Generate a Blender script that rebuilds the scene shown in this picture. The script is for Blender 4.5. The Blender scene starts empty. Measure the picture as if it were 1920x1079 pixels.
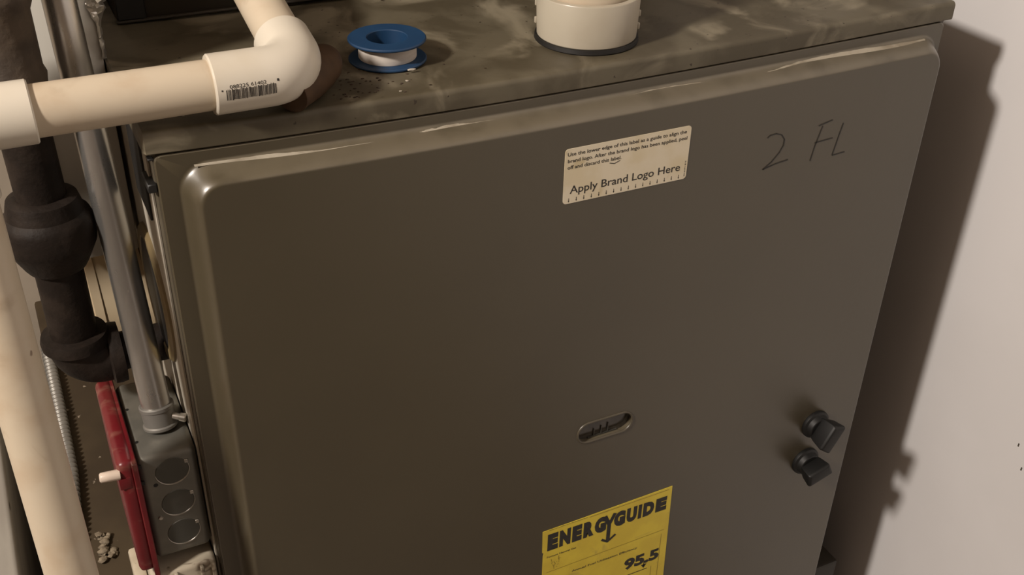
import bpy, bmesh, math, random
from mathutils import Vector, Matrix
random.seed(4)
PI = math.pi
sc = bpy.context.scene
COL = sc.collection

# ------------------------------------------------------------------ camera, world, lamp, exposure
CAM_F = 2042.144
CAM_LOC = (-0.05819, -0.51939, 1.12899)
CAM_AX = ((0.899042, -0.437333, 0.021529), (0.219841, 0.493365, 0.841583), (-0.378674, -0.751885, 0.539699))
cam_d = bpy.data.cameras.new('camera')
cam = bpy.data.objects.new('camera', cam_d); COL.objects.link(cam)
m = Matrix.Identity(4)
for j in range(3):
    for i in range(3):
        m[i][j] = CAM_AX[j][i]
    m[j][3] = CAM_LOC[j]
cam.matrix_world = m
cam_d.sensor_width = 36.0; cam_d.lens = CAM_F / 1920 * 36.0
cam_d.clip_start = 0.02; cam_d.clip_end = 30
sc.camera = cam

world = bpy.data.worlds.new('world'); sc.world = world; world.use_nodes = True
bg = world.node_tree.nodes['Background']
bg.inputs[0].default_value = (1.0, 0.87, 0.74, 1); bg.inputs[1].default_value = 0.18

def lamp(name, loc, power, radius, color):
    d = bpy.data.lights.new(name, 'POINT'); d.energy = power; d.shadow_soft_size = radius; d.color = color
    o = bpy.data.objects.new(name, d); COL.objects.link(o); o.location = loc
    return o
lamp('bare_bulb_light', (-1.26, -0.43, 1.93), 160.0, 0.085, (1.0, 0.91, 0.82))

sc.view_settings.view_transform = 'Standard'
sc.view_settings.look = 'None'
sc.view_settings.gamma = 1.0
sc.view_settings.use_curve_mapping = False
sc.view_settings.exposure = 0.0

# ------------------------------------------------------------------ materials
def mat(name, color, rough=0.5, metal=0.0, color2=None, scale=20.0, mix=(0.4, 0.65), bump=0.0, bscale=120.0,
        specks=None, speck_scale=180.0, speck_amt=0.03, rough_var=0.0, stretch=(1, 1, 1), detail=6.0, spec=0.5, coat=0.0,
        third=None, third_scale=6.0, third_mix=(0.5, 0.7), distort=0.0, dusty=None):
    M = bpy.data.materials.new(name); M.use_nodes = True
    nt = M.node_tree; N = nt.nodes; L = nt.links
    b = N['Principled BSDF']
    b.inputs['Roughness'].default_value = rough; b.inputs['Metallic'].default_value = metal
    b.inputs['Specular IOR Level'].default_value = spec
    b.inputs['Coat Weight'].default_value = coat; b.inputs['Coat Roughness'].default_value = 0.36
    tc = N.new('ShaderNodeTexCoord'); mp = N.new('ShaderNodeMapping'); L.new(tc.outputs['Object'], mp.inputs[0])
    mp.inputs['Scale'].default_value = stretch
    vec = mp.outputs[0]
    def noise(s, d=detail, dist=distort):
        n = N.new('ShaderNodeTexNoise'); n.inputs['Scale'].default_value = s; n.inputs['Detail'].default_value = d
        n.inputs['Distortion'].default_value = dist
        L.new(vec, n.inputs['Vector']); return n.outputs[0]
    def ramp(src, a, c):
        r = N.new('ShaderNodeMapRange'); r.inputs['From Min'].default_value = a; r.inputs['From Max'].default_value = c
        r.interpolation_type = 'SMOOTHSTEP'; L.new(src, r.inputs['Value']); return r.outputs[0]
    def mixc(fac, A, B):
        x = N.new('ShaderNodeMix'); x.data_type = 'RGBA'; L.new(fac, x.inputs[0])
        for s, v in ((6, A), (7, B)):
            if isinstance(v, tuple): x.inputs[s].default_value = (*v, 1)
            else: L.new(v, x.inputs[s])
        return x.outputs[2]
    cur = color
    if color2: cur = mixc(ramp(noise(scale), *mix), cur, color2)
    if third: cur = mixc(ramp(noise(third_scale, 8.0, 1.5), *third_mix), cur, third)
    if specks: cur = mixc(ramp(noise(speck_scale, 2.0, 0.0), 1 - 0.3 - speck_amt, 0.74 - speck_amt), cur, specks)
    if dusty:                                  # pale dust tint also paints in the light on up-facing sheet
        g = N.new('ShaderNodeNewGeometry'); sp = N.new('ShaderNodeSeparateXYZ'); L.new(g.outputs['Normal'], sp.inputs[0])
        mm = N.new('ShaderNodeMath'); mm.operation = 'MULTIPLY'; L.new(ramp(sp.outputs['Z'], 0.12, 0.75), mm.inputs[0])
        L.new(ramp(noise(40), 0.2, 0.6), mm.inputs[1]); cur = mixc(mm.outputs[0], cur, dusty)
    if isinstance(cur, tuple): b.inputs['Base Color'].default_value = (*cur, 1)
    else: L.new(cur, b.inputs['Base Color'])
    if rough_var:
        r = N.new('ShaderNodeMapRange'); L.new(noise(scale * 1.7), r.inputs['Value'])
        r.inputs['To Min'].default_value = rough - rough_var; r.inputs['To Max'].default_value = rough + rough_var
        L.new(r.outputs[0], b.inputs['Roughness'])
    if bump:
        bp = N.new('ShaderNodeBump'); bp.inputs['Strength'].default_value = bump; bp.inputs['Distance'].default_value = 0.001
        L.new(noise(bscale, 3.0), bp.inputs['Height']); L.new(bp.outputs[0], b.inputs['Normal'])
    return M

M_DOOR = mat('taupe_door_paint', (0.0680, 0.0550, 0.0320), 0.34, color2=(0.0600, 0.0480, 0.0280), scale=5, mix=(0.35, 0.7),
             bump=0.05, bscale=260, rough_var=0.05, spec=0.5, coat=0.6, dusty=(0.120, 0.100, 0.066))  # dusty tone doubles as painted light on the upward bevel
M_CAB = mat('taupe_cabinet_paint', (0.0690, 0.0570, 0.0384), 0.42, color2=(0.0840, 0.0708, 0.0492), scale=30, bump=0.05, bscale=260, rough_var=0.05)
M_LID = mat('dusty_stained_lid_paint', (0.0706, 0.0576, 0.0346), 0.5, color2=(0.1116, 0.0950, 0.0619), scale=22, mix=(0.42, 0.62),
            third=(0.2300, 0.2000, 0.1400), third_scale=15, third_mix=(0.50, 0.68), specks=(0.0360, 0.0252, 0.0144), speck_scale=210,
            speck_amt=0.0, bump=0.15, bscale=160, rough_var=0.1, distort=0.35)
M_DUST = mat('settled_dust', (0.3672, 0.3264, 0.2550), 0.9, color2=(0.2448, 0.2091, 0.1530), scale=60, bump=0.3, bscale=300)
M_SIDE = mat('galvanised_tan_side', (0.36, 0.325, 0.265), 0.5, color2=(0.42, 0.385, 0.32), scale=14, metal=0.0, bump=0.05, rough_var=0.06)
M_WALL = mat('white_wall_paint', (0.69, 0.672, 0.672), 0.72, color2=(0.66, 0.642, 0.64), scale=6, bump=0.04, bscale=90, spec=0.3)
M_WALL2 = mat('tan_plaster', (0.42, 0.36, 0.29), 0.8, color2=(0.36, 0.31, 0.25), scale=8, bump=0.1, spec=0.2)
M_ROOM = mat('dim_basement_wall', (0.16, 0.125, 0.095), 0.85, color2=(0.13, 0.10, 0.08), scale=4, spec=0.2)
M_FLOOR = mat('concrete_floor', (0.14, 0.12, 0.10), 0.9, color2=(0.2, 0.175, 0.15), scale=9, bump=0.2, bscale=60)
M_PVC = mat('aged_cream_pvc', (0.5426, 0.4628, 0.3511), 0.38, color2=(0.4948, 0.3990, 0.2873), scale=38, mix=(0.45, 0.7), third=(0.3465, 0.2625, 0.1785), third_scale=26, third_mix=(0.60, 0.80), specks=(0.2394, 0.1756, 0.1197),
            speck_scale=90, speck_amt=-0.03, rough_var=0.06)
M_FIT = mat('white_pvc_fitting', (0.6068, 0.5576, 0.4674), 0.30, color2=(0.5740, 0.5166, 0.4182), scale=24, mix=(0.45, 0.7), rough_var=0.04)
M_FITB = mat('collar_white_pvc', (0.4224, 0.3828, 0.3036), 0.34, color2=(0.3960, 0.3531, 0.2772), scale=30, specks=(0.0792, 0.0594, 0.0396), speck_scale=120, speck_amt=-0.03)
M_STUB = mat('cream_vent_pvc', (0.5100, 0.4165, 0.2805), 0.45, color2=(0.4590, 0.3655, 0.2380), scale=20)
M_RING = mat('yellowed_flange', (0.1980, 0.1500, 0.0720), 0.5, color2=(0.1560, 0.1140, 0.0540), scale=30)
M_BLACK = mat('black_rubber', (0.0063, 0.0056, 0.0049), 0.55, color2=(0.0105, 0.0095, 0.0084), scale=80)
M_KNOB = mat('black_knob_plastic', (0.0034, 0.0034, 0.0031), 0.55, color2=(0.0049, 0.0046, 0.0044), scale=60)
M_BROWNRUB = mat('brown_rubber', (0.072, 0.040, 0.020), 0.6, color2=(0.050, 0.028, 0.015), scale=60, rough_var=0.08, spec=0.2)
M_IRON = mat('black_iron_pipe', (0.0111, 0.0075, 0.0055), 0.62, color2=(0.0221, 0.0156, 0.0117), scale=50, bump=0.4, bscale=300, rough_var=0.1, spec=0.2)
M_RUST = mat('rusty_iron', (0.0416, 0.0288, 0.0192), 0.7, color2=(0.0800, 0.0576, 0.0384), scale=45, bump=0.5, bscale=240)
M_EMT = mat('galvanised_conduit', (0.42, 0.405, 0.38), 0.30, metal=0.88, color2=(0.55, 0.53, 0.50), scale=60, stretch=(1, 1, 0.25), rough_var=0.08,
            specks=(0.6, 0.57, 0.53), speck_scale=300, speck_amt=-0.01)
M_GALV = mat('galvanised_sheet', (0.2010, 0.1920, 0.1740), 0.48, metal=0.45, color2=(0.2400, 0.2310, 0.2100), scale=25, rough_var=0.1)
M_DUCT = mat('dusty_duct_sheet', (0.5720, 0.5460, 0.4940), 0.6, metal=0.0, color2=(0.6500, 0.6240, 0.5590), scale=25, stretch=(1, 1, 0.3), rough_var=0.08)
M_FOIL = mat('crumpled_foil_tape', (0.72, 0.70, 0.66), 0.3, metal=0.85, color2=(0.5, 0.48, 0.44), scale=60, bump=1.0, bscale=180)
M_BOX = mat('junction_box_steel', (0.1755, 0.1690, 0.1463), 0.45, metal=0.6, color2=(0.2210, 0.2113, 0.1820), scale=50, rough_var=0.08, bump=0.05)
M_BOXD = mat('junction_box_dusty_steel', (0.0843, 0.0818, 0.0694), 0.5, metal=0.5, color2=(0.1042, 0.0992, 0.0843), scale=60)
M_STEEL = mat('bright_screw_steel', (0.55, 0.52, 0.47), 0.3, metal=0.9, color2=(0.4, 0.38, 0.34), scale=200)
M_RED = mat('red_painted_cover', (0.1320, 0.0088, 0.0123), 0.35, color2=(0.1056, 0.0062, 0.0097), scale=40, third=(0.1760, 0.0572, 0.0440), third_scale=60,
            third_mix=(0.56, 0.72), rough_var=0.06)
M_TOG = mat('ivory_toggle', (0.6000, 0.4950, 0.4050), 0.35, color2=(0.5550, 0.4500, 0.3600), scale=60)
M_BLUE = mat('blue_spool_plastic', (0.0060, 0.0350, 0.0925), 0.55, color2=(0.0070, 0.0400, 0.1025), scale=60, rough_var=0.05)
M_TAPE = mat('white_thread_tape', (0.6060, 0.5474, 0.4887), 0.75, color2=(0.5572, 0.4985, 0.4399), scale=80, stretch=(1, 1, 8))
M_INK = mat('black_ink', (0.02, 0.018, 0.016), 0.6, color2=(0.03, 0.026, 0.022), scale=200)
M_INKY = mat('worn_black_ink', (0.035, 0.028, 0.02), 0.7, color2=(0.08, 0.065, 0.045), scale=260)
M_PAPER = mat('aged_white_label', (0.7000, 0.6250, 0.4750), 0.5, color2=(0.6500, 0.5625, 0.3875), scale=45, mix=(0.4, 0.65),
              third=(0.5250, 0.4250, 0.2375), third_scale=30, third_mix=(0.58, 0.75))
M_YEL = mat('yellow_label', (0.6954, 0.5447, 0.0580), 0.42, color2=(0.6259, 0.4752, 0.0521), scale=50, third=(0.4636, 0.3477, 0.0695), third_scale=35, third_mix=(0.6, 0.75))
M_YELP = mat('faint_yellow_print', (0.30, 0.22, 0.03), 0.5, color2=(0.35, 0.26, 0.04), scale=100)
M_PLEN = mat('brown_dusty_sheet_metal', (0.056, 0.041, 0.024), 0.8, color2=(0.040, 0.029, 0.018), scale=12, specks=(0.25, 0.21, 0.16),
             speck_scale=120, speck_amt=-0.015, spec=0.15)
M_COIL = mat('brown_case_paint', (0.0397, 0.0320, 0.0230), 0.5, color2=(0.0333, 0.0269, 0.0192), scale=20)
M_FLAKE = mat('pale_flakes', (0.4650, 0.4200, 0.3450), 0.8, color2=(0.3750, 0.3300, 0.2700), scale=200)
M_CRUMB = mat('rust_crumbs', (0.035, 0.02, 0.012), 0.9, color2=(0.06, 0.035, 0.02), scale=200)
M_LINT = mat('dusty_lint', (0.22, 0.18, 0.125), 0.95, color2=(0.14, 0.11, 0.075), scale=260, bump=0.5, bscale=500)
M_TRAP = mat('cream_trap_plastic', (0.4500, 0.3975, 0.3075), 0.45, color2=(0.3900, 0.3375, 0.2550), scale=50, third=(0.1500, 0.1125, 0.0750), third_scale=60, third_mix=(0.62, 0.75))
M_LENS = mat('smoky_lens', (0.045, 0.038, 0.03), 0.12, color2=(0.07, 0.06, 0.048), scale=90, spec=0.7)
M_BOARD = mat('grey_board', (0.27, 0.25, 0.22), 0.75, color2=(0.34, 0.32, 0.28), scale=40, stretch=(1, 0.15, 1), specks=(0.06, 0.05, 0.04), speck_scale=90, speck_amt=-0.03)

# ------------------------------------------------------------------ mesh helpers
def link(name, me, parent=None, smooth=False):
    o = bpy.data.objects.new(name, me); COL.objects.link(o)
    if parent: o.parent = parent
    if smooth:
        for p in me.polygons: p.use_smooth = True
    return o

def auto(o, ang=40):
    me = o.data
    for p in me.polygons: p.use_smooth = True
    bm = bmesh.new(); bm.from_mesh(me)
    lim = math.radians(ang)
    for e in bm.edges:
        if len(e.link_faces) == 2 and e.calc_face_angle(0) > lim: e.smooth = False
    bm.to_mesh(me); bm.free()
    return o

def finish(name, bm, material, parent=None, ang=40, recalc=True):
    if recalc: bmesh.ops.recalc_face_normals(bm, faces=bm.faces)
    me = bpy.data.meshes.new(name); bm.to_mesh(me); bm.free()
    me.materials.append(material)
    o = link(name, me, parent)
    return auto(o, ang)

def frame_of(d):
    d = Vector(d).normalized()
    a = Vector((0, 0, 1)) if abs(d.z) < 0.9 else Vector((0, 1, 0))
    u = d.cross(a).normalized(); v = u.cross(d).normalized()
    return u, v, d

def add_box(bm, lo, hi, bev=0.0, seg=3):
    r = bmesh.ops.create_cube(bm, size=1.0)
    vs = r['verts']
    for v in vs:
        for k in range(3):
            v.co[k] = lo[k] if v.co[k] < 0 else hi[k]
    if bev:
        es = list({e for v in vs for e in v.link_edges})
        bmesh.ops.bevel(bm, geom=es, offset=bev, segments=seg, profile=0.5, affect='EDGES')

def add_lathe(bm, org, axis, prof, seg=48, closed=False):
    """prof: list of (radius, distance along the axis)"""
    u, v, d = frame_of(axis); org = Vector(org)
    rings = []
    for r, h in prof:
        if r < 1e-7: rings.append([bm.verts.new(org + d * h)])
        else: rings.append([bm.verts.new(org + d * h + (u * math.cos(2 * PI * i / seg) + v * math.sin(2 * PI * i / seg)) * r) for i in range(seg)])
    pairs = list(zip(rings, rings[1:]))
    if closed: pairs.append((rings[-1], rings[0]))
    for a, b in pairs:
        for i in range(seg):
            j = (i + 1) % seg
            if len(a) == 1 and len(b) == 1: continue
            if len(a) == 1: bm.faces.new((a[0], b[i], b[j]))
            elif len(b) == 1: bm.faces.new((a[i], a[j], b[0]))
            else: bm.faces.new((a[i], a[j], b[j], b[i]))

def add_tube(bm, pts, rad, seg=32, cap=True):
    """swept round tube; rad a number or a list of radii"""
    pts = [Vector(p) for p in pts]; n = len(pts)
    rads = rad if isinstance(rad, (list, tuple)) else [rad] * n
    tang = []
    for i in range(n):
        a = pts[max(i - 1, 0)]; b = pts[min(i + 1, n - 1)]
        tang.append((b - a).normalized())
    u, v, _ = frame_of(tang[0]); rings = []
    for i in range(n):
        t = tang[i]; u = (u - t * u.dot(t)).normalized(); v = t.cross(u)
        rings.append([bm.verts.new(pts[i] + (u * math.cos(2 * PI * k / seg) + v * math.sin(2 * PI * k / seg)) * rads[i]) for k in range(seg)])
    for a, b in zip(rings, rings[1:]):
        for k in range(seg):
            j = (k + 1) % seg; bm.faces.new((a[k], a[j], b[j], b[k]))
    if cap:
        bm.faces.new(rings[0][::-1]); bm.faces.new(rings[-1])

def arc_pts(corner, a, b, r, n=12):
    """points of a fillet of radius r at corner between directions a (towards the start) and b (towards the end)"""
    c = Vector(corner); a = Vector(a).normalized(); b = Vector(b).normalized()
    th = math.acos(max(-1, min(1, a.dot(b)))); t = r / math.tan(th / 2)
    cen = c + (a + b).normalized() * (r / math.sin(th / 2))
    p0 = c + a * t; p1 = c + b * t
    w0 = p0 - cen; w1 = p1 - cen; out = []
    ang = w0.angle(w1); ax = w0.cross(w1).normalized()
    for i in range(n + 1):
        out.append(cen + Matrix.Rotation(ang * i / n, 3, ax) @ w0)
    return out

def empty(name, loc, label, cat, group=None, kind=None):
    o = bpy.data.objects.new(name, None); COL.objects.link(o); o.location = loc; o.empty_display_size = 0.02
    o['label'] = label; o['category'] = cat
    if group: o['group'] = group
    if kind: o['kind'] = kind
    return o

def tag(o, label, cat, group=None, kind=None):
    o['label'] = label
    if cat: o['category'] = cat
    if group: o['group'] = group
    if kind: o['kind'] = kind
    return o

def adopt(root):
    """parts are modelled in world space: bring them under the Empty without moving them"""
    bpy.context.view_layer.update()
    inv = root.matrix_world.inverted()
    for c in root.children: c.matrix_parent_inverse = inv

def part(name, material, parent, fn, ang=40, label=None):
    bm = bmesh.new(); fn(bm)
    o = finish(name, bm, material, parent, ang)
    if label: o['label'] = label
    return o

# text: Blender's own font turned into a mesh, fitted into a rectangle of the x-z plane
def text_mesh(body, x0, x1, z0, z1, y, bold=0.0, rot=0.0, fit_caps=True, thick=0.00006):
    cu = bpy.data.curves.new('t', 'FONT'); cu.body = body; cu.size = 1.0; cu.offset = bold; cu.resolution_u = 3
    o = bpy.data.objects.new('t', cu); COL.objects.link(o)
    bpy.context.view_layer.update()
    dg = bpy.context.evaluated_depsgraph_get()
    me = bpy.data.meshes.new_from_object(o.evaluated_get(dg))
    bpy.data.objects.remove(o); bpy.data.curves.remove(cu)
    xs = [v.co.x for v in me.vertices]; ys = [v.co.y for v in me.vertices]
    a, b = min(xs), max(xs)
    c, d = (-bold, 0.695 + bold) if fit_caps else (min(ys), max(ys))
    for v in me.vertices:
        X = x0 + (v.co.x - a) / (b - a) * (x1 - x0); Z = z0 + (v.co.y - c) / (d - c) * (z1 - z0)
        v.co = (X, y, Z)
    return me

def join_meshes(name, mes, material, parent):
    bm = bmesh.new()
    for me in mes:
        bm.from_mesh(me)
    for me in mes: bpy.data.meshes.remove(me)
    me = bpy.data.meshes.new(name); bm.to_mesh(me); bm.free(); me.materials.append(material)
    return link(name, me, parent)

def quad_bar(bm, a, b, w, y):
    """flat printed bar from a to b (x, z) of width w in the plane y"""
    ax, az = a; bx, bz = b; dx, dz = bx - ax, bz - az; l = math.hypot(dx, dz) or 1e-9
    nx, nz = -dz / l * w / 2, dx / l * w / 2
    vs = [bm.verts.new((px, y, pz)) for px, pz in ((ax + nx, az + nz), (bx + nx, bz + nz), (bx - nx, bz - nz), (ax - nx, az - nz))]
    bm.faces.new(vs)

# ------------------------------------------------------------------ dimensions (metres; furnace front is y = 0, its left side x = 0)
W, H, D = 0.533, 0.900, 0.70
YD = -0.014                                   # face of the door
def sag(x, y=0.0):                            # the old lid and door top bow a little in the middle
    u = max(0.0, min(1.0, x / W))
    return -0.0042 * math.sin(PI * u ** 0.85) * math.exp(-max(y, 0) / 0.30)

# ------------------------------------------------------------------ setting
def struct(name, fn, material):
    o = part(name, material, None, fn); o['kind'] = 'structure'; return o
struct('floor', lambda b: add_box(b, (-2.3, -2.7, -0.05), (0.75, 0.9, 0.0)), M_FLOOR)
struct('wall_right', lambda b: add_box(b, (0.62, -2.6, 0.0), (0.72, 0.88, 2.4)), M_WALL)
struct('wall_back', lambda b: add_box(b, (-2.2, 0.78, 0.0), (0.62, 0.88, 2.4)), M_WALL2)
struct('wall_left', lambda b: add_box(b, (-2.3, -2.6, 0.0), (-2.2, 0.88, 2.4)), M_ROOM)
struct('wall_front', lambda b: add_box(b, (-2.3, -2.7, 0.0), (0.72, -2.6, 2.4)), M_ROOM)
struct('ceiling', lambda b: add_box(b, (-2.3, -2.7, 2.4), (0.72, 0.88, 2.5)), M_ROOM)

for y, z in ((-0.0965, 0.5515), (-0.1057, 0.5331)):
    part('wall_scuff', M_INKY, bpy.data.objects['wall_right'], lambda b, y=y, z=z: add_box(b, (0.6196, y - .0006, z - .0016), (0.6202, y + .0006, z + .0016), .0002, 1))

# ------------------------------------------------------------------ furnace
F = empty('furnace', (0.27, 0.35, 0.0), 'large taupe sheet-metal furnace cabinet with embossed door, stickers and handwriting', 'furnace')

def cabinet(bm):
    add_box(bm, (0.0, 0.004, 0.0), (W, D, H - 0.006), 0.0015, 2)
part('cabinet', M_CAB, F, cabinet)
part('side_panel', M_SIDE, F, lambda b: add_box(b, (-0.0016, 0.012, 0.02), (0.0, D - 0.01, H - 0.014), 0.0004, 1), label='pale tan side sheet beside the pipes')

# lid: sagging sheet with rounded front edge and a lip
def lid(bm):
    nx = 60
    prof = []                                  # (y, z) from the back over the rounded edge down the lip and under
    for y in (D, 0.5, 0.35, 0.25, 0.18, 0.12, 0.07, 0.03, 0.012, 0.003): prof.append((y, 0.0))
    for k in range(1, 7):
        a = k / 6 * PI / 2; prof.append((0.003 - 0.003 * math.sin(a), -0.003 + 0.003 * math.cos(a)))
    prof += [(0.0, -0.007), (0.0, -0.0118), (0.0006, -0.0124), (0.003, -0.0124), (0.003, -0.004)]
    rows = []
    x0, x1 = -0.0022, W + 0.0022
    for i in range(nx + 1):
        u = i / nx; x = x0 + (x1 - x0) * u
        rows.append([bm.verts.new((x, y, H + z + sag(x, y))) for y, z in prof])
    for a, b in zip(rows, rows[1:]):
        for k in range(len(prof) - 1): bm.faces.new((a[k], b[k], b[k + 1], a[k + 1]))
    # side lips
    for rows_k, s in ((rows[0], -1), (rows[-1], 1)):
        top = rows_k[:10]
        mid = [bm.verts.new((v.co.x + s * 0.0012, v.co.y, v.co.z - 0.0012)) for v in top]
        low = [bm.verts.new((v.co.x + s * 0.0012, v.co.y, v.co.z - 0.012)) for v in top]
        for a, b in ((top, mid), (mid, low)):
            for k in range(len(top) - 1): bm.faces.new((a[k], a[k + 1], b[k + 1], b[k]))
        f = [low[-1], mid[-1]] + rows_k[9:18]
        bm.faces.new(f)
part('lid', M_LID, F, lid, 30, label='dusty stained top sheet with folded front lip')

# door: outer flange, rounded bevel and raised centre with the window slot cut in
SX, SZ, SW, SH = 0.2736, 0.6275, 0.0450, 0.0176      # window slot centre, width, height
def rrect(x0, x1, z0, z1, r, n=10):
    pts = []
    for cx, cz, a0 in ((x1 - r, z1 - r, 0), (x0 + r, z1 - r, 90), (x0 + r, z0 + r, 180), (x1 - r, z0 + r, 270)):
        for k in range(n + 1):
            a = math.radians(a0 + 90 * k / n); pts.append((cx + r * math.cos(a), cz + r * math.sin(a)))
    return pts
def subdiv_long(pts, n=24):
    out = []
    for i, p in enumerate(pts):
        q = pts[(i + 1) % len(pts)]; out.append(p)
        if math.hypot(p[0] - q[0], p[1] - q[1]) > 0.1:
            for k in range(1, n): out.append((p[0] + (q[0] - p[0]) * k / n, p[1] + (q[1] - p[1]) * k / n))
    return out
DX0, DX1, DZ0, DZ1 = 0.001, W - 0.003, 0.12, H - 0.0135
FL, FR, FT, FB = 0.0100, 0.0034, 0.0060, 0.012            # flange widths
BV, RAISE = 0.0085, 0.0145
def dsag(x, z):
    t = max(0.0, (z - 0.55) / (H - 0.55)); return sag(x) * t * t
def door(bm):
    rings = []
    def ring(inset, r, y):
        pts = inset
        rings.append([bm.verts.new((x, y, z + dsag(x, z))) for x, z in subdiv_long(rrect(*pts, r))])
    ring((DX0, DX1, DZ0, DZ1), 0.004, 0.004)
    ring((DX0, DX1, DZ0, DZ1), 0.004, 0.0012)
    ring((DX0 + .0006, DX1 - .0006, DZ0 + .0006, DZ1 - .0006), 0.004, 0.0006)
    a = (DX0 + FL, DX1 - FR, DZ0 + FB, DZ1 - FT)
    ring((a[0] - .0004, a[1] + .0004, a[2] - .0004, a[3] + .0004), 0.0167, 0.0006)
    n = 12
    for k in range(n + 1):
        t = k / n; s = t * t * (3 - 2 * t)
        i = BV * t
        ring((a[0] + i, a[1] - i, a[2] + i, a[3] - i), 0.0165 - i * 0.5, 0.0006 - s * (RAISE + .0001))
    i = BV + .0006; ring((a[0] + i, a[1] - i, a[2] + i, a[3] - i), 0.0165 - i * 0.5, 0.0006 - (RAISE + .0001))
    for p, q in zip(rings, rings[1:]):
        for i in range(len(p)):
            j = (i + 1) % len(p); bm.faces.new((p[i], p[j], q[j], q[i]))
    yf = rings[-1][0].co.y
    slot = [bm.verts.new((x, yf, z)) for x, z in rrect(SX - SW / 2, SX + SW / 2, SZ - SH / 2, SZ + SH / 2, SH / 2 - 1e-5, 10)]
    es = [bm.edges.get((rings[-1][i], rings[-1][(i + 1) % len(rings[-1])])) for i in range(len(rings[-1]))]
    es += [bm.edges.new((slot[i], slot[(i + 1) % len(slot)])) for i in range(len(slot))]
    bmesh.ops.triangle_fill(bm, use_beauty=True, use_dissolve=False, edges=es, normal=(0, -1, 0))
    s2 = [bm.verts.new((v.co.x, yf + 0.006, v.co.z)) for v in slot]
    for i in range(len(slot)):
        j = (i + 1) % len(slot); bm.faces.new((slot[i], slot[j], s2[j], s2[i]))
door_o = part('door_panel', M_DOOR, F, door, 35, label='embossed taupe front door with rounded raised centre')
YF = -0.0140
def scale_about_camera(o):
    """print and stickers are laid out from image coordinates in a plane of the door 5 mm behind its face: scale them about the camera so they keep their image positions"""
    for v in o.data.vertices:
        v.co.x = v.co.x * 0.9902 - 0.00057; v.co.z = v.co.z * 0.9902 + 0.01106
    return o
def rim(bm):
    pts = [(x, YF, z) for x, z in rrect(SX - SW / 2, SX + SW / 2, SZ - SH / 2, SZ + SH / 2, SH / 2 - 1e-5, 10)]
    pts.append(pts[0]); pts.append(pts[1])
    add_tube(bm, pts, 0.0009, 8, False)
part('window_rim', M_CAB, door_o, rim, label='raised oval rim round the sight window')
def lens(bm):
    p = rrect(SX - SW / 2, SX + SW / 2, SZ - SH / 2, SZ + SH / 2, SH / 2 - 1e-5, 10)
    bm.faces.new([bm.verts.new((x, YF + 0.0042, z)) for x, z in p])
part('sight_window', M_LENS, door_o, lens, label='smoky plastic sight window')
def lensribs(bm):
    for dx, w, h in ((-0.0075, .0007, .006), (-0.0015, .0007, .007), (0.004, .0007, .008)):
        add_box(bm, (SX + dx, YF + 0.0032, SZ - 0.0078), (SX + dx + w, YF + 0.0045, SZ - 0.0078 + h))
    add_box(bm, (SX - 0.012, YF + 0.0032, SZ - 0.0084), (SX + 0.012, YF + 0.0045, SZ - 0.0076))
part('window_bracket', M_BOXD, door_o, lensribs)

# dirt and chipped paint caught along the upper crease of the door: thin uneven crust
def crust(bm):
    n = 260; rows = []
    rnd = random.Random(7); h = 0.0
    prev = None
    for i in range(n + 1):
        x = 0.020 + (W - 0.042) * i / n
        h = 0.82 * h + 0.18 * rnd.uniform(-1, 1)
        wdt = 0.0008 + 0.0010 * abs(math.sin(x * 31) * math.sin(x * 11.3)) + 0.0007 * h
        wdt = max(wdt, 0.0003)
        zt = DZ1 - FT - 0.0014 + dsag(x, H) + 0.0006 * math.sin(x * 47) + 0.0005 * h
        row = []
        for t in (0.0, 0.5, 1.0):
            z = zt - wdt * 1.0 * t
            k = (DZ1 - FT + dsag(x, H) - z) / BV; k = max(0, min(1, k)); s = k * k * (3 - 2 * k)
            y = 0.0006 - s * RAISE - (0.0009 if t == 0.5 else 0.0004)
            row.append(bm.verts.new((x, y, z)))
        if prev:
            for k in range(2): bm.faces.new((prev[k], row[k], row[k + 1], prev[k + 1]))
        prev = row
o = part('dust_line', M_DUST, door_o, crust, 80, label='pale uneven dust line along the upper bevel'); o['kind'] = 'stuff'

# handwriting "2 FL" in marker
def strokes(bm):
    S = [[(0.3829, 0.8306), (0.385, 0.8322), (0.3897, 0.8326), (0.3944, 0.831), (0.3974, 0.8272), (0.3974, 0.8229), (0.3949, 0.8181), (0.3895, 0.8121), (0.3831, 0.8078)],
         [(0.3831, 0.8078), (0.389, 0.8092), (0.3932, 0.8101), (0.4032, 0.8112)],
         [(0.425, 0.8319), (0.4362, 0.8343)], [(0.4286, 0.8312), (0.4249, 0.8175), (0.423, 0.8064)], [(0.424, 0.8196), (0.4391, 0.8206)],
         [(0.4464, 0.8303), (0.4444, 0.8208), (0.4418, 0.8070)], [(0.4418, 0.8070), (0.4524, 0.8077)]]
    for s in S:
        for k, (a, b) in enumerate(zip(s, s[1:])):
            l = math.hypot(b[0] - a[0], b[1] - a[1]); e = 0.0002 / l
            b2 = (b[0] + (b[0] - a[0]) * e, b[1] + (b[1] - a[1]) * e)
            quad_bar(bm, a, b2, 0.00085, YF - 0.00022)
o = part('handwriting', M_INK, door_o, strokes, label='black marker writing 2 FL'); scale_about_camera(o)

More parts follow.
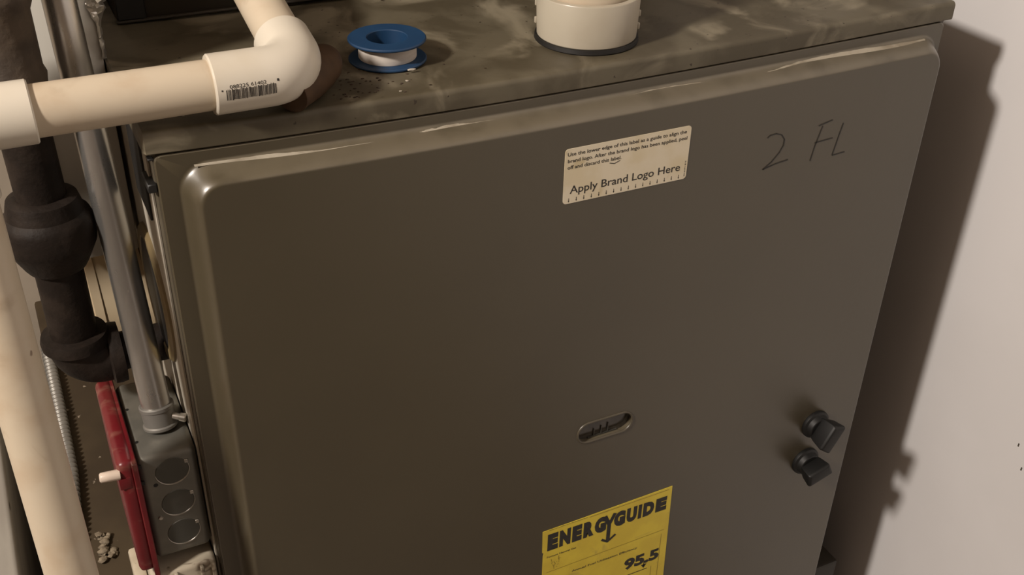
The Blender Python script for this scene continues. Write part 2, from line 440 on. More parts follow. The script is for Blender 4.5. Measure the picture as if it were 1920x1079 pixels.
# white label
def plate(x0, x1, z0, z1, r, y0, th):
    def f(bm):
        p = rrect(x0, x1, z0, z1, r, 6)
        a = [bm.verts.new((x, y0, z)) for x, z in p]; b = [bm.verts.new((x, y0 - th, z)) for x, z in p]
        bm.faces.new(b)
        for i in range(len(p)):
            j = (i + 1) % len(p); bm.faces.new((a[i], a[j], b[j], b[i]))
    return f
YL = YF - 0.00030
lab = part('placement_label', M_PAPER, F, plate(0.2318, 0.3211, 0.8140, 0.8509, 0.0024, YF, 0.0003), label='yellowed white sticker printed Apply Brand Logo Here'); scale_about_camera(lab)
yt = YL - 0.00008
mes = [text_mesh('Use the lower edge of this label as a guide to align the', 0.2335, 0.3178, 0.8461, 0.8485, yt, 0.012),
       text_mesh('brand logo. After the brand logo has been applied, peel', 0.2338, 0.3186, 0.8417, 0.8441, yt, 0.012),
       text_mesh('off and discard this label.', 0.2338, 0.2712, 0.8374, 0.8398, yt, 0.012),
       text_mesh('Apply Brand Logo Here', 0.2362, 0.3157, 0.8206, 0.8259, yt, 0.008)]
bm = bmesh.new()
for i in range(16):
    x = 0.2357 + (0.3152 - 0.2357) * i / 15
    quad_bar(bm, (x, 0.8177), (x, 0.8153), 0.00038, yt)
    vs = [bm.verts.new(p) for p in ((x - 0.0005, yt, 0.8160), (x + 0.0005, yt, 0.8160), (x, yt, 0.8148))]; bm.faces.new(vs)
rr = random.Random(3)
for i in range(24):
    z = 0.8160 + i * 0.00046
    if rr.random() < 0.85: quad_bar(bm, (0.3191, z), (0.3191 + rr.uniform(.0005, .0009), z), 0.00026, yt)
for a, b in (((0.2630, 0.8362), (0.2665, 0.8352)), ((0.2665, 0.8352), (0.2705, 0.8366))): quad_bar(bm, a, b, 0.0005, yt)
me = bpy.data.meshes.new('m'); bm.to_mesh(me); bm.free(); mes.append(me)
scale_about_camera(join_meshes('lettering', mes, M_INK, lab))['kind'] = 'stuff'

# yellow energy label (runs out of the frame below)
EX0, EX1, EZ0, EZ1 = 0.2297, 0.3462, 0.375, 0.5390
def eplate(bm):
    p = [(EX0, EZ1 - 0.0012), (EX0 + 0.03, EZ1 - 0.0008), (EX1 - 0.0022, EZ1 + 0.0009), (EX1 + 0.0006, 0.44), (EX1 + 0.0012, EZ0), (EX0 + 0.0015, EZ0),
         (EX0 + 0.0012, 0.5120), (EX0 + 0.0018, 0.5140), (EX0 + 0.0004, 0.5160)]
    a = [bm.verts.new((x, YF, z)) for x, z in p]; b = [bm.verts.new((x, YF - 0.0003, z)) for x, z in p]
    bm.faces.new(b)
    for i in range(len(p)):
        j = (i + 1) % len(p); bm.faces.new((a[i], a[j], b[j], b[i]))
el = part('energy_label', M_YEL, F, eplate, label='yellow ENERGYGUIDE sticker reading 95.5'); scale_about_camera(el)
yt = YL - 0.0001
mes = []
LET = [('E', .2344, .2430), ('N', .2446, .2538), ('E', .2556, .2636), ('R', .2654, .2742), ('G', .2752, .2852),
       ('G', .2924, .3022), ('U', .3038, .3126), ('I', .3143, .3170), ('D', .3188, .3286), ('E', .3304, .3402)]
for ch, a, b in LET:
    u = (a - .2344) / (.34 - .2344)
    z0 = 0.5158 + u * 0.0010; z1 = 0.5334 - u * 0.0022
    mes.append(text_mesh(ch, a - .0002, b + .0002, z0, z1, yt, 0.085))
bm = bmesh.new()
quad_bar(bm, (0.2880, 0.5220), (0.2880, 0.5050), 0.0034, yt - 0.00002)      # the Y drops into an arrow
quad_bar(bm, (0.2838, 0.5320), (0.2882, 0.5212), 0.0032, yt - 0.00003)
quad_bar(bm, (0.2926, 0.5320), (0.2878, 0.5212), 0.0032, yt - 0.00004)
quad_bar(bm, (0.2822, 0.5075), (0.2883, 0.5030), 0.0022, yt - 0.00003)
quad_bar(bm, (0.2948, 0.5085), (0.2876, 0.5030), 0.0022, yt - 0.00004)
quad_bar(bm, (0.3100, 0.4552), (0.3290, 0.4552), 0.0008, yt)
quad_bar(bm, (0.3255, 0.4655), (0.3255, 0.4590), 0.0009, yt)
vs = [bm.verts.new((x, yt, z)) for x, z in ((0.3228, 0.4612), (0.3282, 0.4612), (0.3255, 0.4568))]; bm.faces.new(vs)
me = bpy.data.meshes.new('m'); bm.to_mesh(me); bm.free(); mes.append(me)
mes.append(text_mesh('95.5', 0.3062, 0.3392, 0.4622, 0.4746, yt, 0.05))
scale_about_camera(join_meshes('lettering', mes, M_INK, el))['kind'] = 'stuff'
mes = [text_mesh('Annual Fuel Utilization Efficiency', 0.2573, 0.3171, 0.4830, 0.4852, yt, 0.01),
       text_mesh('Furnace Natural Gas', 0.2343, 0.2597, 0.5082, 0.5100, yt, 0.01),
       text_mesh('Based on standard U.S. Government tests', 0.2353, 0.2680, 0.53705, 0.5380, yt, 0.0)]
o = scale_about_camera(join_meshes('small_print', mes, M_INKY, el)); o['kind'] = 'stuff'
bm = bmesh.new()
quad_bar(bm, (0.2700, 0.5368), (0.3410, 0.5374), 0.0005, yt)
quad_bar(bm, (0.2345, 0.4925), (0.3410, 0.4940), 0.0004, yt)
quad_bar(bm, (0.3392, 0.4900), (0.3400, 0.4200), 0.0004, yt)
quad_bar(bm, (0.3330, 0.4560), (0.3332, 0.4300), 0.0004, yt)
for i in range(9):
    z = 0.4500 - i * 0.0032; quad_bar(bm, (0.2360, z), (0.2700 + rr.uniform(0, .02), z), 0.0006, yt)
scale_about_camera(finish('ruled_lines', bm, M_YELP, el))
bm = bmesh.new()
for i in range(14):
    x = 0.2385 + rr.uniform(0, .007); z = 0.5000 + rr.uniform(-.004, .004)
    quad_bar(bm, (x, z), (x + rr.uniform(-.002, .002), z + rr.uniform(-.003, .003)), 0.0005, yt)
scale_about_camera(finish('smudge', bm, M_YELP, el))

# quarter-turn knobs at the right edge of the door
def knob(name, cx, cz, rot, grip_h, grip_w, depth):
    Rm = Matrix.Rotation(rot, 4, 'Y')
    base = Vector((cx, YF, cz))
    def b_(bm):
        add_lathe(bm, base, (0, -1, 0), [(0, 0), (0.0125, 0), (0.0128, 0.001), (0.0125, 0.003), (0.0108, 0.0042), (0.0098, 0.008), (0.0092, 0.0085), (0, 0.0085)], 36)
    o = part(name, M_KNOB, door_o, b_, 35, label=None)
    def g_(bm):
        # wedge grip: wide and tall at the front, narrow at the neck
        def sec(y, hw, hh, sl): return [Vector((-hw, y, -hh + sl)), Vector((hw, y, -hh)), Vector((hw, y, hh)), Vector((-hw, y, hh - sl))]
        secs = [sec(-0.006, grip_w * .45, grip_h * .33, 0), sec(-0.011, grip_w * .5, grip_h * .42, .001), sec(-depth + .002, grip_w * .55, grip_h * .5, .002), sec(-depth, grip_w * .46, grip_h * .44, .002)]
        vr = [[bm.verts.new(base + (Rm @ v)) for v in s] for s in secs]
        for a, b in zip(vr, vr[1:]):
            for i in range(4): bm.faces.new((a[i], a[(i + 1) % 4], b[(i + 1) % 4], b[i]))
        bm.faces.new(vr[0][::-1]); bm.faces.new(vr[-1])
        bmesh.ops.recalc_face_normals(bm, faces=bm.faces)
        bmesh.ops.bevel(bm, geom=bm.edges[:], offset=0.0009, segments=2, profile=0.5, affect='EDGES')
    g = bmesh.new(); g_(g)
    g.to_mesh(me := bpy.data.meshes.new('g')); g.free()
    bm = bmesh.new(); bm.from_mesh(o.data); bm.from_mesh(me); bm.to_mesh(o.data); bm.free(); bpy.data.meshes.remove(me)
    auto(o, 35)
    return o
knob('latch_knob', 0.4752, 0.5620, math.radians(28), 0.027, 0.0115, 0.024)
knob('latch_knob', 0.4730, 0.5232, math.radians(72), 0.025, 0.0110, 0.022)

# knocked-out hole with black edge strip in the left side, and slots in the flange
def slotstrip(bm):
    p = [(0.020, 0.8990 - 0.014), (0.052, 0.8990 - 0.014), (0.055, 0.845), (0.030, 0.838)]
    add_box(bm, (-0.0030, 0.024, 0.8385), (-0.0014, 0.066, 0.8870), 0.0004, 1)
part('side_slot', M_BLACK, F, slotstrip, label='black slot strip on the left side')
def clip(bm):
    add_box(bm, (-0.0040, 0.0020, 0.8655), (0.0008, 0.020, 0.8705), 0.0006, 1)
    add_box(bm, (-0.0018, 0.0010, 0.8840), (0.0010, 0.006, 0.8850), 0.0002, 1)
part('edge_clip', M_BLACK, F, clip)

# flanged opening low on the left side
def ring_(bm):
    add_lathe(bm, (0.0, 0.066, 0.768), (-1, 0, 0), [(0.034, 0.001), (0.034, 0.003), (0.0355, 0.0045), (0.041, 0.0045), (0.043, 0.003), (0.0435, 0.001)], 56, True)
part('side_flange', M_RING, F, ring_, 35, label='yellowed round flange on the left side')
part('side_opening', M_BLACK, F, lambda b: add_lathe(b, (0, 0.066, 0.768), (-1, 0, 0), [(0, 0.0045), (0.030, 0.0045), (0.0345, 0.0038), (0.0345, 0.001)], 48), label='dark opening inside the flange')
part('base_ledge', M_COIL, F, lambda b: add_box(b, (W, 0.02, 0.0), (0.585, 0.3, 0.322), 0.003, 2), label='brown sheet-metal ledge by the right wall')
def lidhole(bm):
    add_lathe(bm, (0.0085, 0.030, H - 0.0001 + sag(.0085)), (0, 0, 1), [(0, 0.0), (0.0055, 0.0), (0.0058, 0.0004), (0.0052, 0.0008), (0, 0.0006)], 28)
part('lid_plug', M_BLACK, F, lidhole, label='small dark plug at the left end of the lid')
adopt(F)

# ------------------------------------------------------------------ coil case on the furnace lid
CC = empty('coil_case', (0.27, 0.4, H), 'dark brown sheet-metal case standing on the lid behind the white elbow', 'case')
def case(bm): add_box(bm, (0.013, 0.167, H + 0.0004), (0.40, 0.60, H + 0.34), 0.002, 2)
part('case_shell', M_COIL, CC, case)
part('case_flange', M_COIL, CC, lambda b: add_box(b, (0.012, 0.1635, H + 0.0004), (0.402, 0.167, H + 0.0022), 0.0006, 1))
part('case_gasket', M_BLACK, CC, lambda b: add_box(b, (0.013, 0.1640, H + 0.0022), (0.030, 0.1672, H + 0.06), 0.0006, 1), label='black seal at the left corner')
adopt(CC)

# ------------------------------------------------------------------ supply duct at the left
DU = empty('duct', (-0.027, 0.2, H), 'dusty grey sheet-metal duct rising at the left of the furnace', 'duct')
def duct(bm):
    add_box(bm, (-0.050, 0.108, 0.776), (-0.0042, 0.50, 0.985), 0.0012, 2)
part('duct_shell', M_DUCT, DU, duct)
def seam(bm):
    add_box(bm, (-0.0200, 0.1062, 0.90), (-0.0168, 0.1082, 0.985), 0.0006, 2)
    add_box(bm, (-0.0445, 0.1066, 0.776), (-0.0425, 0.1082, 0.985), 0.0006, 2)
part('duct_seam', M_FITB, DU, seam, label='pale raised seam strip')
def crimps(bm):
    z = 0.90
    while z < 0.98:
        add_box(bm, (-0.0155, 0.1072, z), (-0.0147, 0.1083, z + 0.0014)); z += 0.0048
o = part('crimp_marks', M_BOXD, DU, crimps); o['kind'] = 'stuff'
def foil(bm):
    n = 46; rows = []
    rnd = random.Random(11)
    for i in range(n + 1):
        z = H + 0.0015 + (0.083) * i / n
        t = min(1.0, max(0.0, (z - H - 0.022) / 0.008))
        wf = 0.0005 + 0.003 * t; ws = 0.002 + 0.010 * t
        row = []
        for (x, y) in ((-0.0044 - wf, 0.1072), (-0.0044 - wf * .4, 0.1062), (-0.0036, 0.1064), (-0.0026 + 0.003 * t, 0.108), (-0.0022 + 0.0045 * t, 0.108 + ws * .5), (-0.0032, 0.108 + ws)):
            j = 0.0011 * (0.4 + t)
            row.append(bm.verts.new((x + rnd.uniform(-j, j), y + rnd.uniform(-j, j) * .7 - .0006, z + rnd.uniform(-.0008, .0008))))
        rows.append(row)
    for a, b in zip(rows, rows[1:]):
        for k in range(5): bm.faces.new((a[k], a[k + 1], b[k + 1], b[k]))
part('foil_tape', M_FOIL, DU, foil, 25, label='crumpled shiny foil tape along the duct corner')
adopt(DU)

# ------------------------------------------------------------------ PVC drain run across the front of the lid
P = empty('drain_pipe', (-0.085, 0.0, 0.60), 'cream plastic drain pipe with white elbows crossing the lid and dropping at the left', 'pipe')
PY, PZ, PR, FR_ = 0.004, 0.918, 0.0127, 0.0153
A0 = Vector((-0.086, PY, PZ)); A1 = Vector((0.0800, PY, PZ))
TH = math.radians(12); OUT = Vector((0, math.cos(TH), math.sin(TH)))
def elbow(bm, corner, da, db, la, lb, r, rb):
    """socket elbow: hub of length la towards da, hub of length lb towards db, with stepped mouths"""
    c = Vector(corner); da = Vector(da).normalized(); db = Vector(db).normalized()
    arc = arc_pts(c, da, db, rb, 14)
    pts = [c + da * la, c + da * (la - .0008)] + arc + [c + db * (lb - .0008), c + db * lb]
    rads = [r - .0007, r] + [r] * len(arc) + [r, r - .0007]
    add_tube(bm, pts, rads, 48)
part('pipe_section', M_PVC, P, lambda b: add_tube(b, [A0 + Vector((.02, 0, 0)), A1 - Vector((.03, 0, 0))], PR, 48), label='stained horizontal pipe length')
el1 = part('elbow', M_FIT, P, lambda b: elbow(b, A1, (-1, 0, 0), OUT, 0.0460, 0.031, FR_, 0.0165), 30, label='glossy white elbow with printed barcode')
part('pipe_section', M_PVC, P, lambda b: add_tube(b, [A1 + OUT * .02, A1 + OUT * 0.168], PR - .0003, 40), label='short pipe running back to the brown case')
LOW = Vector((-0.0835, -0.047, 0.60))
DN = (LOW - A0).normalized()
part('elbow', M_FIT, P, lambda b: elbow(b, A0, (1, 0, 0), DN, 0.0375, 0.038, FR_, 0.0165), 30, label='white elbow cut by the left picture edge')
part('pipe_section', M_PVC, P, lambda b: add_tube(b, [A0 + DN * .02, A0 + DN * 0.62], PR + .0008, 48), label='tall vertical drop at the left')
# barcode printed on the elbow hub, wrapped on its round surface
def wrap(x, s, r=FR_ + 0.00008):
    """s: distance round the hub from its front line, upwards"""
    a = s / FR_; return (x, PY - r * math.cos(a), PZ + r * math.sin(a))
def bars(bm):
    rnd = random.Random(5); x = 0.0388
    def patch(x0, x1, s0, s1):
        n = 5
        c = [[bm.verts.new(wrap(xx, s0 + (s1 - s0) * k / n)) for k in range(n + 1)] for xx in (x0, x1)]
        for k in range(n): bm.faces.new((c[0][k], c[1][k], c[1][k + 1], c[0][k + 1]))
    while x < 0.0632:
        w = rnd.choice((0.00018, 0.00028, 0.00042, 0.00055)); g = rnd.choice((0.00018, 0.00026, 0.00042))
        top = 0.0024 + rnd.uniform(-.0006, .0002)
        patch(x, x + w, -0.0036 + rnd.uniform(0, .0004), top); x += w + g
    patch(0.0366, 0.0374, 0.0016, 0.0024); patch(0.0644, 0.0654, 0.0030, 0.0042)
    return
part('barcode', M_INK, el1, bars, label='black printed barcode')
me = text_mesh('088225 61402', 0.0408, 0.0590, 0.0026, 0.0043, 0, 0.0)
for v in me.vertices: v.co = wrap(v.co.x, v.co.z, FR_ + 0.0001)
join_meshes('barcode_digits', [me], M_INK, el1)
adopt(P)

# ------------------------------------------------------------------ thread tape spool
SC = Vector((0.1462, 0.0548, H + sag(0.1462, 0.0548) + 0.0002))
SP = empty('tape_spool', SC, 'small blue plastic spool of white thread tape lying on the dusty lid', 'tape')
def spool(bm):
    ro, ri, rc, h = 0.0227, 0.0116, 0.0135, 0.0136
    add_lathe(bm, SC, (0, 0, 1), [(ri, 0.0003), (ri + .0004, 0), (ro - .0006, 0), (ro, 0.0006), (ro, 0.0012), (ro - .0006, 0.0018), (rc, 0.0018), (rc, h - .0018), (ro - .0006, h - .0018), (ro, h - .0012), (ro, h - .0006), (ro - .0006, h), (ri + .0004, h), (ri, h - .0004)], 64, True)
part('spool_body', M_BLUE, SP, spool, 35)
part('tape_roll', M_TAPE, SP, lambda b: add_lathe(b, SC, (0, 0, 1), [(rr_, z) for rr_, z in ((.0136, .0019), (.0166, .0019), (.0169, .0024), (.0169, .0112), (.0166, .0117), (.0136, .0117))], 64, True), 35, label='white tape wound on the spool')
adopt(SP)

# ------------------------------------------------------------------ vent collar
CX, CY = 0.2727, 0.0445
CZ = H + sag(CX, CY)
VC = empty('vent_pipe', (CX, CY, CZ), 'white plastic vent pipe and coupling rising from a black gasket on the lid', 'pipe')
part('gasket', M_BLACK, VC, lambda b: add_lathe(b, (CX, CY, CZ - .0006), (0, 0, 1), [(0.02, 0), (0.0318, 0), (0.0324, .001), (0.0320, .0034), (0.02, .0034)], 64, True), 35, label='black rubber gasket')
part('coupling', M_FITB, VC, lambda b: add_lathe(b, (CX, CY, CZ + .0028), (0, 0, 1), [(0.024, 0), (0.0304, 0), (0.0308, .0005), (0.0318, .0255), (0.0314, .0262), (0.0278, .0262), (0.0270, .0215), (0.0270, .012), (.024, .012)], 72, True), 35, label='off-white coupling collar')
part('vent_tube', M_PVC, VC, lambda b: add_tube(b, [(CX, CY, CZ + .006), (CX, CY, CZ + .62)], 0.0266, 64))
for a, z in ((151, .010), (151, .021), (329, .009), (329, .017)):
    th = math.radians(a); c = Vector((CX + .0314 * math.cos(th), CY + .0314 * math.sin(th), CZ + z))
    part('moulded_nub', M_FITB, VC, lambda b, c=c: add_box(b, c - Vector((.0009, .0009, .0020)), c + Vector((.0009, .0009, .0020)), .0005, 2))
adopt(VC)

# ------------------------------------------------------------------ brown rubber hose end beside the elbow
bm = bmesh.new()
hz = H + sag(.08) + 0.0118
pts = [(0.1040, 0.040, hz), (0.1035, 0.0375, hz), (0.1025, 0.0350, hz), (0.1000, 0.0310, hz), (0.0935, 0.0220, hz), (0.086, 0.013, hz - .0005), (0.0775, 0.0045, hz - .0015), (0.0735, 0.001, hz - .002), (0.073, 0.0005, hz - .002)]
add_tube(bm, pts, [0.003, 0.0075, 0.0100, 0.0112, 0.0114, 0.0110, 0.0098, 0.0098, 0.0085], 36)
o = finish('rubber_hose', bm, M_BROWNRUB, None, 50)
tag(o, 'short brown rubber hose end lying on the lid behind the white elbow', 'hose')

# ------------------------------------------------------------------ black iron gas pipe
GX, GY, GZ = -0.0530, 0.074, 0.7270
G = empty('gas_pipe', (GX, GY, GZ), 'black iron gas pipe with union and elbow left of the furnace', 'pipe')
part('pipe_section', M_IRON, G, lambda b: add_tube(b, [(GX, GY, GZ + .012), (GX, GY, 0.812)], 0.0134, 40))
part('pipe_section', M_IRON, G, lambda b: add_tube(b, [(GX, GY, .834), (GX - .002, GY, 0.96)], 0.0134, 40))
part('union', M_IRON, G, lambda b: add_lathe(b, (GX, GY, 0.795), (0, 0, 1), [(0.0134, 0), (0.0165, .0006), (0.0180, .003), (0.0225, .012), (0.0245, .016), (0.0250, .019), (0.0250, .030), (0.0238, .0335), (0.0212, .036), (0.0200, .041), (0.0190, .0445), (0.0160, .046), (0.0134, .046)], 40), 32, label='bulky three-piece pipe union')
def gelbow(bm):
    elbow(bm, (GX, GY, GZ), (0, 0, 1), (1, 0, 0), 0.020, 0.024, 0.0165, 0.014)
    add_lathe(bm, (GX, GY, GZ + .0125), (0, 0, 1), [(0.0165, 0), (0.0195, .0012), (0.0198, .005), (0.0188, .0085), (0.0134, .009)], 40)
    add_lathe(bm, (GX + .016, GY, GZ), (1, 0, 0), [(0.0165, 0), (0.0190, .0012), (0.0192, .005), (0.0186, .0085), (0.0134, .009)], 40)
part('elbow', M_IRON, G, gelbow, 35, label='heavy black iron elbow')
part('pipe_section', M_IRON, G, lambda b: add_tube(b, [(GX + .02, GY, GZ), (0.002, GY, GZ)], 0.0120, 36))
def gtee(bm):
    add_lathe(bm, (GX, GY, 0.905), (0, 0, 1), [(0.0134, 0), (0.0165, .001), (0.0172, .006), (0.0158, .010), (0.0156, .040), (0.0172, .044), (0.0172, .05), (.0158, .054), (0.0150, .14), (0, .14)], 40)
    add_lathe(bm, (GX, GY, 0.935), (-1, -.15, 0), [(0.0150, 0), (0.0155, .022), (0.0172, .024), (0.0172, .032), (0.0134, .033), (.0134, .2), (0, .2)], 40)
part('tee_fitting', M_RUST, G, gtee, 35, label='rusty brown tee fitting at the top')
adopt(G)

# ------------------------------------------------------------------ junction box with red switch cover, conduit into its top
JX0, JX1, JY0, JY1, JZ0, JZ1 = -0.0372, -0.0022, 0.0100, 0.0920, 0.6080, 0.6905
J = empty('switch_box', (-0.02, 0.05, JZ0), 'grey steel junction box with red switch cover on the furnace side', 'switch box')
def jbox(bm):
    add_box(bm, (JX0, JY0, JZ0), (JX1, JY1, JZ1), 0.0045, 4)
jb = part('box_body', M_BOX, J, jbox, 50)
KC = [(-0.0180, 0.6768), (-0.0180, 0.6513), (-0.0180, 0.6265)]
for kx, kz in KC:
    c = Vector((kx, JY0, kz))
    def disc(bm, c=c):
        add_lathe(bm, c, (0, -1, 0), [(0, 0.00035), (0.0096, 0.00035), (0.0099, 0.0)], 40)
    k = part('knockout', M_BOXD, J, disc, 30)
    def edge(bm, c=c):
        pts = []
        for i in range(33):
            a = math.radians(180 + 5 + i * 200 / 32)
            pts.append((c.x + 0.0101 * math.cos(a), c.y - 0.0003, c.z + 0.0101 * math.sin(a)))
        add_tube(bm, pts, [0.00012 + 0.0004 * math.sin(PI * i / 32) for i in range(33)], 8)  # bright tapered crescent: specular glint of the lower rim put into the shape
        a = math.radians(28); p = Vector((c.x + .0101 * math.cos(a), c.y, c.z + .0101 * math.sin(a)))
        add_box(bm, p - Vector((.0012, .0006, .0014)), p + Vector((.0012, .0001, .0014)), .0003, 1)
    part('knockout_edge', M_STEEL, k, edge)
part('box_hole', M_BLACK, J, lambda b: add_lathe(b, (-0.0288, JY0 + .0001, 0.6690), (0, -1, 0), [(0, .0002), (.0014, .0002), (.0014, 0)], 20))
for z in (0.6860, 0.6735):
    part('ear_notch', M_BLACK, J, lambda b, z=z: add_box(b, (JX0 - .0003, JY0 - .0002, z - .0017), (JX0 + .0026, JY0 + .004, z + .0010)))
for x, y in ((-0.0335, .028), (-0.0335, .062)):
    part('box_hole', M_BLACK, J, lambda b, x=x, y=y: add_lathe(b, (x, y, JZ1 - .0001), (0, 0, 1), [(0, .0002), (.0011, .0002), (.0011, 0)], 16))
part('box_screw', M_STEEL, J, lambda b: add_lathe(b, (-0.0298, JY0, 0.6425), (0, -1, 0), [(0, .0012), (.0012, .0010), (.0016, 0)], 20))
def cover(bm):
    add_box(bm, (JX0 - .0110, 0.0065, JZ0 - .004), (JX0 - .0006, 0.0960, JZ1 + .004), 0.0038, 3)
    add_box(bm, (JX0 - .0030, 0.0045, JZ0 - .008), (JX0 + .0004, 0.0975, JZ1 + .0030), 0.0006, 1)
cv = part('switch_cover', M_RED, J, cover, 40, label='red painted raised switch cover')
def scr(bm):
    add_box(bm, (JX0 - .0116, 0.0060, .6752), (JX0 - .0044, 0.0110, .6838), .0008, 2)
part('cover_tab', M_RED, cv, scr)
def tog(bm):
    add_tube(bm, [(JX0 - .010, .0085, .6862), (JX0 - .0150, .0085, .6866), (JX0 - .0205, .0085, .6872), (JX0 - .0213, .0085, .6873)], [0.0033, .0032, .0030, .0022], 8)
part('toggle', M_TOG, J, tog, 50, label='ivory switch toggle')
adopt(J)

# EMT conduit and its set-screw connector
C0 = Vector((-0.0172, 0.0370, JZ1 + 0.0005)); C1 = Vector((-0.0208, 0.0757, 0.8725))
CD = (C1 - C0).normalized()
CO = empty('conduit', C0, 'shiny galvanised conduit pipe rising from the top of the grey switch box', 'conduit')
part('conduit_tube', M_EMT, CO, lambda b: add_tube(b, [C0 + CD * .004, C0 + CD * .12, C0 + CD * .30], 0.0088, 40))
part('connector', M_GALV, CO, lambda b: add_lathe(b, C0, CD, [(0.0, 0), (0.0098, 0), (0.0105, .0008), (0.0105, .0022), (0.0096, .0030), (0.0098, .0125), (0.0104, .0130), (0.0104, .0150), (0.0097, .0156), (0.0088, .0156)], 40), 35, label='set-screw conduit connector')
def sscrew(bm):
    p = C0 + CD * .0085 + Vector((.0075, -.0055, 0)); d = Vector((.86, -.45, -.18))
    add_lathe(bm, p, d, [(0.0021, 0), (0.0021, .0045), (0.0027, .0046), (0.0028, .0078), (0.0022, .0084), (0, .0084)], 20)
part('set_screw', M_STEEL, CO, sscrew, 35)
adopt(CO)

# ------------------------------------------------------------------ cream vent stub behind the conduit, under the duct
VS = empty('vent_stub', (-0.03, 0.155, 0.70), 'cream plastic vent stub behind the conduit below the grey duct', 'pipe')
part('stub_pipe', M_STUB, VS, lambda b: add_lathe(b, (-0.0560, 0.160, 0.717), (1, 0, 0), [(0, 0), (0.0465, 0), (0.0475, .001), (0.0475, .0535), (0, .0535)], 64), 35)
part('stub_band', M_STUB, VS, lambda b: add_lathe(b, (-0.0380, 0.160, 0.717), (1, 0, 0), [(0.0475, 0), (0.0485, .0005), (0.0485, .006), (0.0475, .0065)], 64), 35)
adopt(VS)

# ------------------------------------------------------------------ condensate trap under the switch box
T = empty('condensate_trap', (-0.02, 0.04, 0.50), 'dirty cream plastic condensate trap under the grey switch box', 'trap')
part('trap_body', M_TRAP, T, lambda b: add_box(b, (-0.0430, 0.0060, 0.49), (-0.0024, 0.082, 0.5985), 0.003, 3))
part('trap_flange', M_TRAP, T, lambda b: add_box(b, (-0.0520, 0.012, 0.49), (-0.0435, 0.075, 0.5640), 0.002, 2))
def ribs(bm):
    for x in (-0.0405, -0.0290, -0.0130, -0.0060): add_box(bm, (x, 0.0035, 0.49), (x + .0022, 0.0065, 0.5975), .0006, 1)
for x in (-0.0405, -0.0290, -0.0130, -0.0060):
    part('trap_rib', M_TRAP, T, lambda b, x=x: add_box(b, (x, 0.0032, 0.49), (x + .0024, 0.0065, 0.5975), .0006, 1))
adopt(T)

# ------------------------------------------------------------------ brown base box on the left, flexible conduit, board
bm = bmesh.new(); add_box(bm, (-0.080, 0.0, 0.0), (-0.0030, 0.56, 0.485), 0.003, 2)
o = finish('base_plenum', bm, M_PLEN, None, 40)
tag(o, 'low dark brown dusty sheet-metal plenum left of the furnace', 'plenum')
bm = bmesh.new()
fx = []
fp = [Vector((-0.0770, 0.455, 0.4912)), Vector((-0.0775, 0.35, 0.4912)), Vector((-0.0788, 0.26, 0.4912)), Vector((-0.0835, 0.20, 0.491)), Vector((-0.092, 0.14, 0.490))]
pts = []
run = 0.0
for a, b in zip(fp, fp[1:]):
    n = int((b - a).length / 0.00055)
    for k in range(n): pts.append(a.lerp(b, k / n))
rads = [0.0046 + 0.0011 * math.sin(2 * PI * i * 0.00055 / 0.0060) for i in range(len(pts))]
add_tube(bm, pts, rads, 20)
o = finish('flexible_conduit', bm, M_GALV, None, 70)
tag(o, 'ribbed flexible metal conduit lying along the edge of the brown plenum', 'conduit')
bm = bmesh.new(); add_box(bm, (-0.30, 0.05, 0.0), (-0.128, 0.50, 0.50), 0.004, 3)
o = finish('grey_board_box', bm, M_BOARD, None, 40); o.name = 'storage_box'
tag(o, 'weathered grey box standing at the lower left behind the cream pipe', 'box')

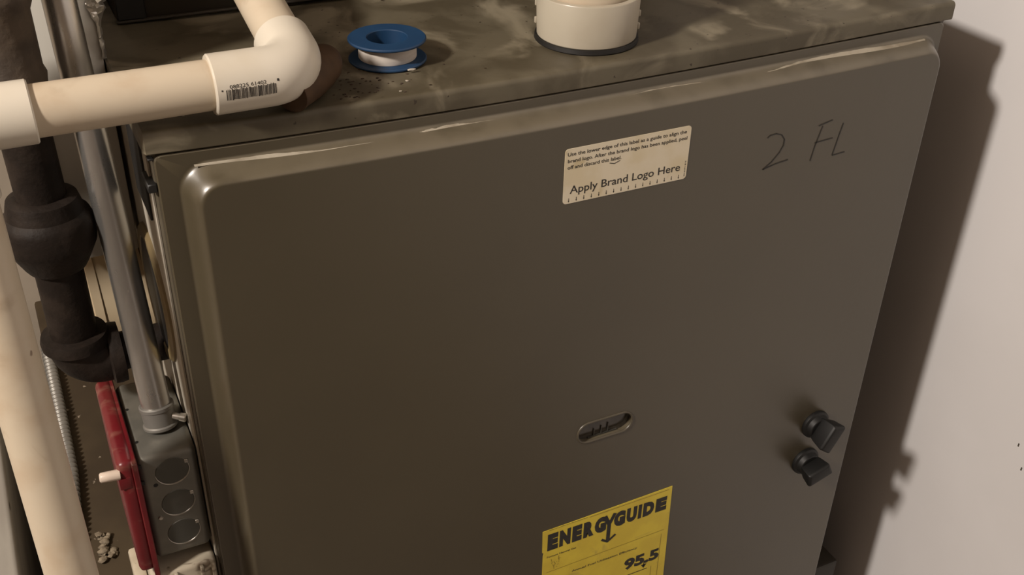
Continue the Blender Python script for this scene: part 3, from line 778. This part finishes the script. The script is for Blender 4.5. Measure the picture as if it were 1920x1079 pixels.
# ------------------------------------------------------------------ bits of debris
def flake(name, loc, size, material, label, cat, group, seed):
    rnd = random.Random(seed); bm = bmesh.new()
    bmesh.ops.create_icosphere(bm, subdivisions=1, radius=1.0)
    for v in bm.verts:
        v.co = Vector((v.co.x * size[0] * rnd.uniform(.7, 1.2), v.co.y * size[1] * rnd.uniform(.7, 1.2), v.co.z * size[2] * rnd.uniform(.6, 1.1)))
    bmesh.ops.rotate(bm, verts=bm.verts, cent=(0, 0, 0), matrix=Matrix.Rotation(rnd.uniform(0, 3.1), 3, 'Z'))
    o = finish(name, bm, material, None, 20); o.location = loc
    tag(o, label, cat, group); return o
for i, (x, y, sx, lb) in enumerate(((0.1445, 0.020, .0012, 'upper of two tiny pale flakes in front of the blue spool'),
                       (0.136, 0.0075, .0011, 'lower of two tiny pale flakes in front of the blue spool'),
                       (0.0863, 0.0165, .0012, 'tiny pale flake beside the brown hose end'),
                       (0.0206, 0.0139, .0008, 'tiny pale flake at the left front of the lid'),
                       (0.4700, 0.0402, .0060, 'pale scrap on the lid near its right rear'))):
    flake('paint_flake', (x, y, H + sag(x, y) + .0004), (sx, sx * .6, .0005), M_FLAKE, lb, 'flake', 'pale flakes on the lid', i)
o = flake('tape_scrap', (0.1512, 0.0302, H + sag(.151, .03) + .0022), (.0032, .0010, .0008), M_FLAKE, 'thin white tape scrap at the front rim of the blue spool', 'scrap', None, 40)
bm = bmesh.new(); rnd = random.Random(21)
for i in range(70):
    t = rnd.random()
    x = 0.100 + rnd.gauss(0.02, 0.016); y = 0.025 + rnd.gauss(0, .012)
    if y < .006: continue
    r = rnd.uniform(.0002, .0008)
    r_ = bmesh.ops.create_icosphere(bm, subdivisions=1, radius=r)
    for v in r_['verts']: v.co = Vector((x, y, H + sag(x, y) + .0002)) + Vector((v.co.x * rnd.uniform(.8, 2), v.co.y, v.co.z * .5))
o = finish('rust_crumbs', bm, M_CRUMB); tag(o, 'dark rust crumbs scattered on the lid between elbow and spool', 'crumbs', kind='stuff')
bm = bmesh.new(); rnd = random.Random(8)
for i in range(26):
    r_ = bmesh.ops.create_icosphere(bm, subdivisions=2, radius=rnd.uniform(.001, .0034))
    c = Vector((-0.066 + rnd.uniform(-.005, .005), 0.165 + rnd.uniform(-.014, .014), 0.4862 + rnd.uniform(-.001, .003)))
    for v in r_['verts']: v.co = c + Vector((v.co.x * rnd.uniform(.7, 1.4), v.co.y * rnd.uniform(.7, 1.4), v.co.z * .7))
o = finish('lint_clump', bm, M_LINT, None, 60); tag(o, 'pale clump of lint and plaster on the brown plenum', 'lint', kind='stuff')
